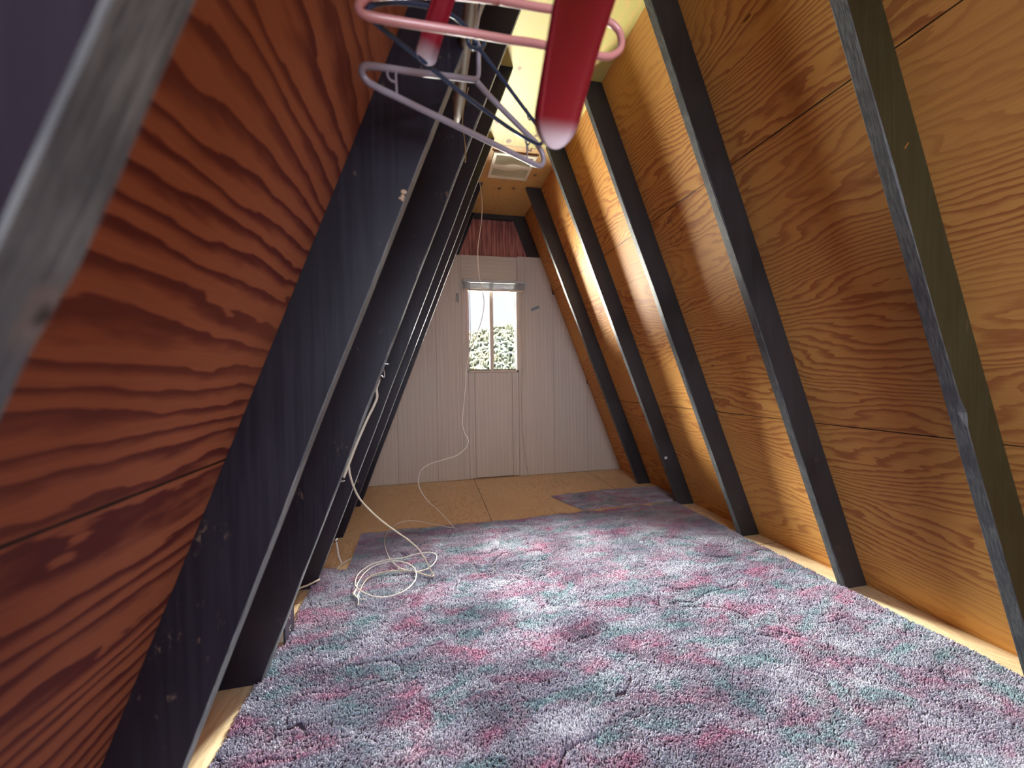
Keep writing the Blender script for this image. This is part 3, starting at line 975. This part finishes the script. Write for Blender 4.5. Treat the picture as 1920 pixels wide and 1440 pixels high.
coat_hanger(V(CX - 0.002, 0.590, CZ + 0.474), V(CX + 0.172, 0.235, CZ + 0.510), 0.075, 0.011, 0.016,
            'red coat hanger with only its shoulder tip, with a painted-on highlight, showing above the grey hanger', 0.415)
coat_hanger(V(CX + 0.163, 0.475, CZ + 0.298), V(CX + 0.183, 0.125, CZ + 0.345), 0.105, 0.064, 0.042,
            'large blurred red coat hanger hanging right in front of the lens', 0.30, -0.65)


# ---------------------------------------------------------------- carpets
def vnoise(x, y, seed):
    """vectorised value noise, smooth, about -1..1"""
    xi, yi = np.floor(x).astype(np.int64), np.floor(y).astype(np.int64)
    xf, yf = x - xi, y - yi
    def hsh(a, b):
        n_ = (a * 374761393 + b * 668265263 + seed * 69069) & 0x7fffffff
        n_ = ((n_ ^ (n_ >> 13)) * 1274126177) & 0x7fffffff
        n_ = n_ ^ (n_ >> 16)
        return (n_ & 0xffff) / 32767.5 - 1
    u_ = xf * xf * (3 - 2 * xf); v_ = yf * yf * (3 - 2 * yf)
    return (hsh(xi, yi) * (1 - u_) + hsh(xi + 1, yi) * u_) * (1 - v_) + (hsh(xi, yi + 1) * (1 - u_) + hsh(xi + 1, yi + 1) * u_) * v_


def pile_height(x, y):
    wx = x + 0.05 * vnoise(x * 7, y * 7, 3); wy = y + 0.05 * vnoise(x * 7, y * 7, 4)
    h = 0.0055 * vnoise(wx * 9, wy * 9, 1) + 0.0022 * vnoise(wx * 22, wy * 22, 2)
    # partings in the pile
    r1 = np.abs(vnoise(wx * 5.5, wy * 8, 7)); m1 = np.clip(vnoise(x * 4, y * 4, 8) + 0.05, 0, 1)
    h -= 0.012 * np.exp(-(r1 / 0.045) ** 2) * m1
    r2 = np.abs(vnoise(wx * 10, wy * 14, 9)); m2 = np.clip(vnoise(x * 6, y * 6, 10), 0, 1)
    h -= 0.006 * np.exp(-(r2 / 0.05) ** 2) * m2
    return h


def parting(x, y):
    wx = x + 0.05 * vnoise(x * 7, y * 7, 3); wy = y + 0.05 * vnoise(x * 7, y * 7, 4)
    p1 = np.exp(-(np.abs(vnoise(wx * 5.5, wy * 8, 7)) / 0.028) ** 2) * np.clip(2 * vnoise(x * 4, y * 4, 8) + 0.1, 0, 1)
    p2 = np.exp(-(np.abs(vnoise(wx * 10, wy * 14, 9)) / 0.04) ** 2) * np.clip(2 * vnoise(x * 6, y * 6, 10), 0, 1)
    return np.maximum(p1, p2)


def carpet(name, inside, x0, x1, y0, y1, label, tuft_n, ytuft, seed, lift=None):
    st = 0.012
    nx, ny = int((x1 - x0) / st) + 1, int((y1 - y0) / st) + 1
    X, Y = np.meshgrid(np.linspace(x0, x1, nx), np.linspace(y0, y1, ny))
    ins = inside(X, Y)
    Z = 0.006 + 0.5 * pile_height(X, Y) * 0.5
    if lift is not None: Z = Z + lift(X, Y)
    rs = np.random.RandomState(seed)
    idx = -np.ones(X.shape, int)
    cell = ins[:-1, :-1] & ins[1:, :-1] & ins[:-1, 1:] & ins[1:, 1:]
    used = np.zeros(X.shape, bool)
    used[:-1, :-1] |= cell; used[1:, :-1] |= cell; used[:-1, 1:] |= cell; used[1:, 1:] |= cell
    idx[used] = np.arange(used.sum())
    vb = np.stack([X[used], Y[used], Z[used]], 1)
    cy_, cx_ = np.nonzero(cell)
    quads = np.stack([idx[cy_, cx_], idx[cy_, cx_ + 1], idx[cy_ + 1, cx_ + 1], idx[cy_ + 1, cx_]], 1)
    nb = len(vb)
    # skirt on the carpet edge down to the floor
    vlow = vb.copy(); vlow[:, 2] = np.maximum(vlow[:, 2] - 0.006, 0.0006) if lift is None else vlow[:, 2] - 0.006
    # yarn tufts: little leaning cones
    tx = rs.uniform(x0, x1, tuft_n * 2); 
    w_ = rs.uniform(0, 1, tuft_n * 2) ** 1.35
    ty = ytuft + (y1 - ytuft) * w_
    m_ = inside(tx, ty) & (rs.uniform(0, 1, len(tx)) > 0.95 * parting(tx, ty))
    tx, ty = tx[m_][:tuft_n], ty[m_][:tuft_n]
    n_ = len(tx)
    th = pile_height(tx, ty)
    tz = 0.003 + np.zeros(n_)
    if lift is not None: tz = tz + lift(tx, ty)
    far = np.clip((ty - 1.0) / 2.0, 0, 1)
    rad_ = (0.0021 + 0.0016 * far) * rs.uniform(0.8, 1.25, n_)
    hgt = 0.0125 + th + rs.uniform(-0.0015, 0.002, n_)
    hgt = np.maximum(hgt, 0.0035)
    lx = 0.0040 * vnoise(tx * 5, ty * 5, 21) + rs.normal(0, 0.0020, n_)
    ly = 0.0040 * vnoise(tx * 5, ty * 5, 22) - 0.001 + rs.normal(0, 0.0020, n_)
    ang = rs.uniform(0, 6.28, n_)
    vv = np.zeros((n_, 7, 3))
    for j in range(3):
        a_ = ang + j * 2.0944
        vv[:, j, 0] = tx + rad_ * np.cos(a_); vv[:, j, 1] = ty + rad_ * np.sin(a_); vv[:, j, 2] = tz
        vv[:, 3 + j, 0] = tx + lx * 0.6 + rad_ * 0.85 * np.cos(a_ + 0.5); vv[:, 3 + j, 1] = ty + ly * 0.6 + rad_ * 0.85 * np.sin(a_ + 0.5); vv[:, 3 + j, 2] = tz + hgt * 0.75
    vv[:, 6, 0] = tx + lx; vv[:, 6, 1] = ty + ly; vv[:, 6, 2] = tz + hgt
    base_i = nb + np.arange(n_)[:, None] * 7
    tq = np.concatenate([base_i + np.array([[j, (j + 1) % 3, 3 + (j + 1) % 3, 3 + j]]) for j in range(3)])
    tt = np.concatenate([base_i + np.array([[3 + j, 3 + (j + 1) % 3, 6]]) for j in range(3)])
    allv = np.concatenate([vb, vv.reshape(-1, 3)]).astype(np.float32)
    Q = np.concatenate([quads, tq])
    loops = np.concatenate([Q.ravel(), tt.ravel()]).astype(np.int32)
    starts = np.concatenate([np.arange(len(Q)) * 4, len(Q) * 4 + np.arange(len(tt)) * 3]).astype(np.int32)
    me = bpy.data.meshes.new(name)
    me.vertices.add(len(allv)); me.vertices.foreach_set('co', allv.ravel())
    me.loops.add(len(loops)); me.loops.foreach_set('vertex_index', loops)
    me.polygons.add(len(starts)); me.polygons.foreach_set('loop_start', starts)
    me.update(calc_edges=True)
    me.materials.append(M_rug)
    me.materials.append(M_backing)
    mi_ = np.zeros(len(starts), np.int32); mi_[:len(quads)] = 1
    me.polygons.foreach_set('material_index', mi_)
    o_ = bpy.data.objects.new(name, me); COL.objects.link(o_)
    setp(o_, label, 'carpet')
    return o_


def in_main(x, y):
    w1 = 0.008 * vnoise(y * 6, y * 0 + 1, 31); w2 = 0.008 * vnoise(x * 6, x * 0 + 2, 32)
    foot = np.zeros(np.shape(x), bool)
    for k_ in (-1, 0, 1, 2): foot |= (y > LY[k_] - 0.006) & (y < LY[k_] + T + 0.006)
    a = (x > np.where((y > 1.595) & (y < 1.715), -1.146, np.where(foot, -1.154, -1.172)) + w1 * 0.3) & (y < 2.15) | (x > -1.045 + w1 + 0.02 * (2.64 - y))
    back = y < 2.650 + w2 - 0.02 * np.clip((x + 0.9), 0, 0.5) + 0.03 * np.clip(x, 0, 1.3) - 0.10 * np.clip(x + 1.03, -1, 0) * 0
    return a & back & (x < 1.325 + 0.2 * w1) & ((x > -1.05) | (y < 2.12 + 0.6 * (x + 1.172)))


def main_lift(x, y):
    # curled-up corner where the carpet steps in on the left
    d = np.sqrt((x + 1.15) ** 2 + ((y - 2.10) * 0.8) ** 2)
    return 0.030 * np.exp(-(d / 0.055) ** 2)


carpet('carpet', in_main, -1.20, 1.34, -0.4, 2.74, 'large mottled rose, grey and teal shag carpet covering the loft floor', 330000, 0.62, 4, main_lift)
def in_small(x, y):
    w1 = 0.006 * vnoise(y * 9, y * 0 + 1, 41); w2 = 0.006 * vnoise(x * 6, x * 0 + 2, 42)
    left = x > 0.415 + w1 + (3.074 - y) * 0.34 * 1.0
    return left & (y > 2.705 + w2 * .4 + 0.02 * x) & (y < 3.085 + w2 + 0.10 * np.clip(x - .415, 0, 0.4) - 0.04 * np.clip(x - 0.8, 0, 1)) & (x < 1.335 + 0.10 * np.clip((y - 2.72) / 0.05, 0, 1) * (y < 3.16))
carpet('carpet_remnant', in_small, 0.38, 1.45, 2.69, 3.16, 'small strip of matching mottled carpet laid beyond the large one at right', 34000, 2.69, 9)


# ---------------------------------------------------------------- cables
# thin white cord from the ceiling corner to the carpet
c1 = empty('white_cable', (-0.45, 2.6, 0.0)); setp(c1, 'thin white cord hanging from the ceiling corner and coiled on the carpet', 'cord')
up_pts = []
for (u_, v_, y_) in ((899.5, 341, 3.225), (901, 352, 3.22), (904, 378, 3.18), (903.5, 405, 3.16), (900, 435, 3.14), (896.5, 462, 3.12), (896, 490, 3.1), (899, 520, 3.1), (905, 547, 3.1), (907.5, 570, 3.1), (903, 600, 3.08), (892, 632, 3.06), (880, 662, 3.04), (874, 695, 3.02), (872, 730, 3.0), (868.5, 765, 3.0), (867, 795, 3.0), (871, 812, 3.0), (878, 826, 2.98), (873, 840, 2.96), (858, 853, 2.93), (835, 861, 2.9), (808, 869, 2.88), (792, 879, 2.87), (785, 893, 2.86), (785, 908, 2.85), (790, 922, 2.84), (803, 940, 2.82), (822, 957, 2.74), (838, 974, 2.66)):
    up_pts.append(at_y(u_, v_, y_))
fl = lambda L_, h_=0.018: [at_z(u_, v_, h_) for u_, v_ in L_]
low1 = fl([(852, 990), (840, 988), (815, 983), (780, 976.5), (755, 978), (735, 988), (723, 1003)], 0.017) + fl([(721, 1020), (727, 1040), (735, 1053)], 0.022) + fl([(748, 1064), (765, 1070), (785, 1071), (806, 1064), (818, 1050), (817, 1040)], 0.020) + fl([(805, 1036), (785, 1038), (755, 1046), (730, 1049), (700, 1057), (675, 1073), (666, 1090)], 0.030) + fl([(670, 1103), (690, 1115), (716, 1120)], 0.045) + fl([(745, 1114), (768, 1101)], 0.045) + fl([(780, 1083), (777, 1066), (760, 1055), (735, 1052)], 0.036) + fl([(705, 1060), (685, 1073), (671, 1093), (668, 1106)], 0.024)
bm = bmesh.new(); tube(bm, catmull(up_pts, 5) + catmull(low1, 5), 0.0030, 8); mesh_obj('cord', bm, M_cord, c1, True)
bm = bmesh.new(); tube(bm, catmull(fl([(668, 1106), (664, 1113), (668, 1120)], 0.022), 4), 0.0045, 8)
pq = mesh_obj('cut_end', bm, M_cord, c1, True)
bm = bmesh.new(); tube(bm, [V(-0.078 - .04, 3.236, 2.695), V(-0.100, 3.228, 2.697)], 0.002, 6); mesh_obj('nail', bm, M_steel, c1)

# heavier ivory cable clipped along the second left rafter
c2 = empty('stapled_cable', (-0.6, 1.95, 0.0)); setp(c2, 'thick ivory cable stapled to a left rafter edge and trailing onto the carpet', 'cable')
yr = LY[1] + T * 0.75
def on_edge(z_, off=0.004, yy=yr): return V(xin(-1, z_) + off, yy, z_)
pts = [V(xin(-1, 1.06) - 0.03, LY[1] + T + 0.006, 1.06), V(xin(-1, 1.03) - 0.004, LY[1] + T + 0.006, 1.03)]
tail = [at_y(706, 728, 1.462), at_y(707, 745, 1.47), at_y(699, 765, 1.468), at_y(689, 785, 1.46), on_edge(0.80, 0.006), on_edge(0.74, 0.006), on_edge(0.68, 0.006), at_y(653, 872, 1.47), at_y(656, 890, 1.49), at_y(664, 915, 1.52), at_y(675, 936, 1.56), at_y(697, 960, 1.62), at_y(720, 980, 1.68), at_y(745, 998, 1.75), at_y(765, 1012, 1.80), at_y(785, 1030, 1.86), at_y(798, 1050, 1.91), at_y(806, 1066, 1.95)]
low2 = fl([(812, 1077), (811, 1081), (800, 1079), (782, 1073), (760, 1070), (735, 1071), (712, 1075), (692, 1083), (681, 1095), (675, 1108)], 0.023)
bm = bmesh.new(); tube(bm, catmull(pts + tail + low2, 5), 0.0046, 8, flat=0.6); mesh_obj('cable', bm, M_cord2, c2, True)
bm = bmesh.new()
tube(bm, catmull(fl([(675, 1108), (670, 1118), (672, 1127), (670.5, 1135)], 0.022), 4), 0.0022, 6)
tube(bm, catmull(fl([(673, 1116), (672, 1125), (673, 1134)], 0.020), 4), 0.0018, 6)
tube(bm, catmull(fl([(675, 1123), (681, 1124), (687, 1124)], 0.020), 4), 0.0024, 6)
tube(bm, catmull(fl([(668, 1104), (663, 1112), (662, 1116)], 0.026), 4), 0.0030, 6)
w = mesh_obj('stripped_ends', bm, M_cord, c2, True)
for (z_) in (1.085, 0.667):
    bm = bmesh.new()
    e = on_edge(z_, 0.0)
    tube(bm, catmull([e + V(0, -0.008, 0), e + V(0.011, -0.006, 0), e + V(0.012, 0.006, 0), e + V(0, 0.008, 0)], 4), 0.0016, 6)
    mesh_obj('staple', bm, M_steel, c2)
bm = bmesh.new(); tube(bm, catmull([at_y(719, 690, 1.463), at_y(721, 700, 1.466), at_y(720, 708, 1.466), at_y(714, 703, 1.46)], 4), 0.0018, 6)
mesh_obj('wire_loop', bm, M_steel, c2)

# upright cut cable end with branch cables on the bare floor
c3 = empty('cut_cable', (-1.10, 2.35, 0.0)); setp(c3, 'short white cut cable standing up from the bare floor beside the carpet', 'cable')
f0 = at_z(641, 1056, 0.010)
tp = at_y(630, 1014, f0.y - 0.01)
bm = bmesh.new(); tube(bm, catmull([tp, at_y(633, 1027, f0.y), at_y(634.5, 1040, f0.y), f0], 5), 0.0045, 8); mesh_obj('cable', bm, M_cord, c3, True)
bm = bmesh.new(); tube(bm, [tp + V(0, 0, -0.004), tp + V(-0.001, 0, 0.010)], [0.008, 0.010], 10); mesh_obj('end_cap', bm, M_steel, c3, True)
bm = bmesh.new()
tube(bm, catmull(fl([(662, 1046), (650, 1052), (640, 1059), (632, 1068), (624, 1077)], 0.008), 5), 0.006, 8, flat=0.7)
tube(bm, catmull(fl([(634, 1064), (622, 1065), (610, 1067), (596, 1068)], 0.006), 5), 0.0045, 8)
mesh_obj('branch_cables', bm, M_cord2, c3, True)

# ivory cable running between the feet of the left rafters to the outlet box
c4 = empty('floor_cable', (-1.2, 1.95, 0.0))
bm = bmesh.new()
tube(bm, catmull([at_z(600, 1086, 0.03), at_y(592, 1090, 1.99), at_y(575, 1098, 1.96), at_y(558, 1106, 1.92), V(-1.30, 1.80, 0.02), V(-1.25, 1.72, 0.05)], 6), 0.0045, 8)
c4.location = (-1.2, 1.95, 0.0)
mesh_obj('cable', bm, M_cord2, c4, True); setp(c4, 'ivory cable passing in front of a left rafter foot near the outlet box', 'cable')

# outlet box standing at the carpet edge
ob = empty('outlet_box', (-1.19, 1.65, 0.0)); setp(ob, 'ivory electrical box with dark outlet plate at the left carpet edge', 'outlet')
bm = bmesh.new(); box(bm, -1.232, -1.158, 1.622, 1.690, 0.004, 0.112); bmesh.ops.bevel(bm, geom=bm.edges[:], offset=0.003, segments=2, affect='EDGES')
mesh_obj('box', bm, M_ivory, ob)
bm = bmesh.new(); box(bm, -1.1575, -1.150, 1.606, 1.706, 0.001, 0.126); bmesh.ops.bevel(bm, geom=bm.edges[:], offset=0.002, segments=2, affect='EDGES')
pl = mesh_obj('cover_plate', bm, M_dark, ob)
for zc in (0.038, 0.088):
    bm = bmesh.new()
    for dy, h in ((-0.006, 0.008), (0.007, 0.007)):
        box(bm, -1.1505, -1.1492, 1.655 + dy - 0.0013, 1.655 + dy + 0.0013, zc - h / 2 + .004, zc + h / 2 + .004)
    box(bm, -1.1505, -1.1492, 1.653, 1.658, zc - 0.012, zc - 0.008)
    mesh_obj('receptacle', bm, M_white, pl)

# orange splinter lodged on the near right rafter's face
p = at_y(1699, 274, RY[0] - 0.001)
bm = bmesh.new(); tube(bm, [p + V(-0.006, 0, -0.008), p + V(0.006, -0.001, 0.010)], 0.0013, 5)
o = mesh_obj('wood_sliver', bm, plain('orange_sliver', (0.55, 0.22, 0.04), 0.6)); setp(o, 'tiny orange wood sliver high on the nearest right rafter', 'splinter')

# ---------------------------------------------------------------- wooded hill outside
rs = np.random.RandomState(12)
def ridge(x):
    """height of the wooded skyline at x, about 250 m away"""
    return 24 + 13.0 * np.exp(-((x - 52) / 42.0) ** 2) + 3 * np.sin(x * 0.05) + 1.5 * np.sin(x * 0.13 + 1)
HZ = -6.0
nx, ny = 60, 24
xs = np.linspace(-120, 220, nx); ts = np.linspace(0, 1, ny)
bm = bmesh.new()
grid = []
for t in ts:
    row = []
    for x in xs:
        z = HZ + (ridge(x) - 5 - HZ) * (t ** 0.9)
        row.append(bm.verts.new((x, 190 + 70 * t, z)))
    grid.append(row)
for j in range(ny - 1):
    for i in range(nx - 1):
        bm.faces.new((grid[j][i], grid[j][i + 1], grid[j + 1][i + 1], grid[j + 1][i]))
# back side of the hill
back = [bm.verts.new((x, 330, HZ)) for x in xs]
for i in range(nx - 1): bm.faces.new((grid[-1][i], grid[-1][i + 1], back[i + 1], back[i]))


def foliage(name, a, b, c):
    k = NB(name, 0.9)
    o_ = k.obj()
    n1 = k.noise(o_, 0.05, 3.0); n2 = k.noise(o_, 0.9, 3.0, 0.6)
    q_ = k.mix(k.sstep(n1, 0.42, 0.6), a, b)
    q_ = k.mix(k.sstep(n2, 0.5, 0.7, 0, 0.8), q_, c)
    k.col(q_); k.b.inputs['Specular IOR Level'].default_value = 0.1
    return k.m


M_hill = foliage('hillside_scrub', (0.005, 0.006, 0.003), (0.009, 0.008, 0.004), (0.013, 0.011, 0.005))
M_tree = foliage('tree_crowns', (0.009, 0.012, 0.008), (0.016, 0.016, 0.008), (0.030, 0.025, 0.010))
o = mesh_obj('hillside', bm, M_hill); setp(o, kind='structure')
NT = 6500
tb = bmesh.new(); bmesh.ops.create_icosphere(tb, subdivisions=2, radius=1)
ico_v = np.array([v.co[:] for v in tb.verts]); ico_f = np.array([[v.index for v in f.verts] for f in tb.faces]); tb.free()
VV, FF, nv_ = [], [], 0
for i in range(NT):
    t = rs.uniform(0.0, 1.0) if i > 600 else 1.0
    x = rs.uniform(-90, 170)
    z = HZ + (ridge(x) - 5 - HZ) * (t ** 0.9)
    y = 190 + 70 * t
    r = rs.uniform(0.7, 1.6)
    vv = ico_v + rs.normal(0, 0.13, ico_v.shape)
    if rs.rand() < 0.35:                                   # pointed conifer crown
        w_ = (1 - vv[:, 2:3]) * 0.5
        vv = np.concatenate([vv[:, :2] * (0.25 + 0.75 * w_) * 0.8, vv[:, 2:3] * 1.9], 1)
        off = 1.4
    else:
        vv = vv * np.array([1, 1, rs.uniform(0.8, 1.2)]); off = 0.7
    VV.append(vv * r + np.array([x, y, z + r * off])); FF.append(ico_f + nv_); nv_ += len(vv)
me_t = bpy.data.meshes.new('hillside_trees')
me_t.from_pydata(np.concatenate(VV).tolist(), [], np.concatenate(FF).tolist()); me_t.materials.append(M_tree)
for p_ in me_t.polygons: p_.use_smooth = True
o = bpy.data.objects.new('hillside_trees', me_t); COL.objects.link(o)
setp(o, 'dense mixed woodland on the hill outside the window', 'trees', kind='stuff')
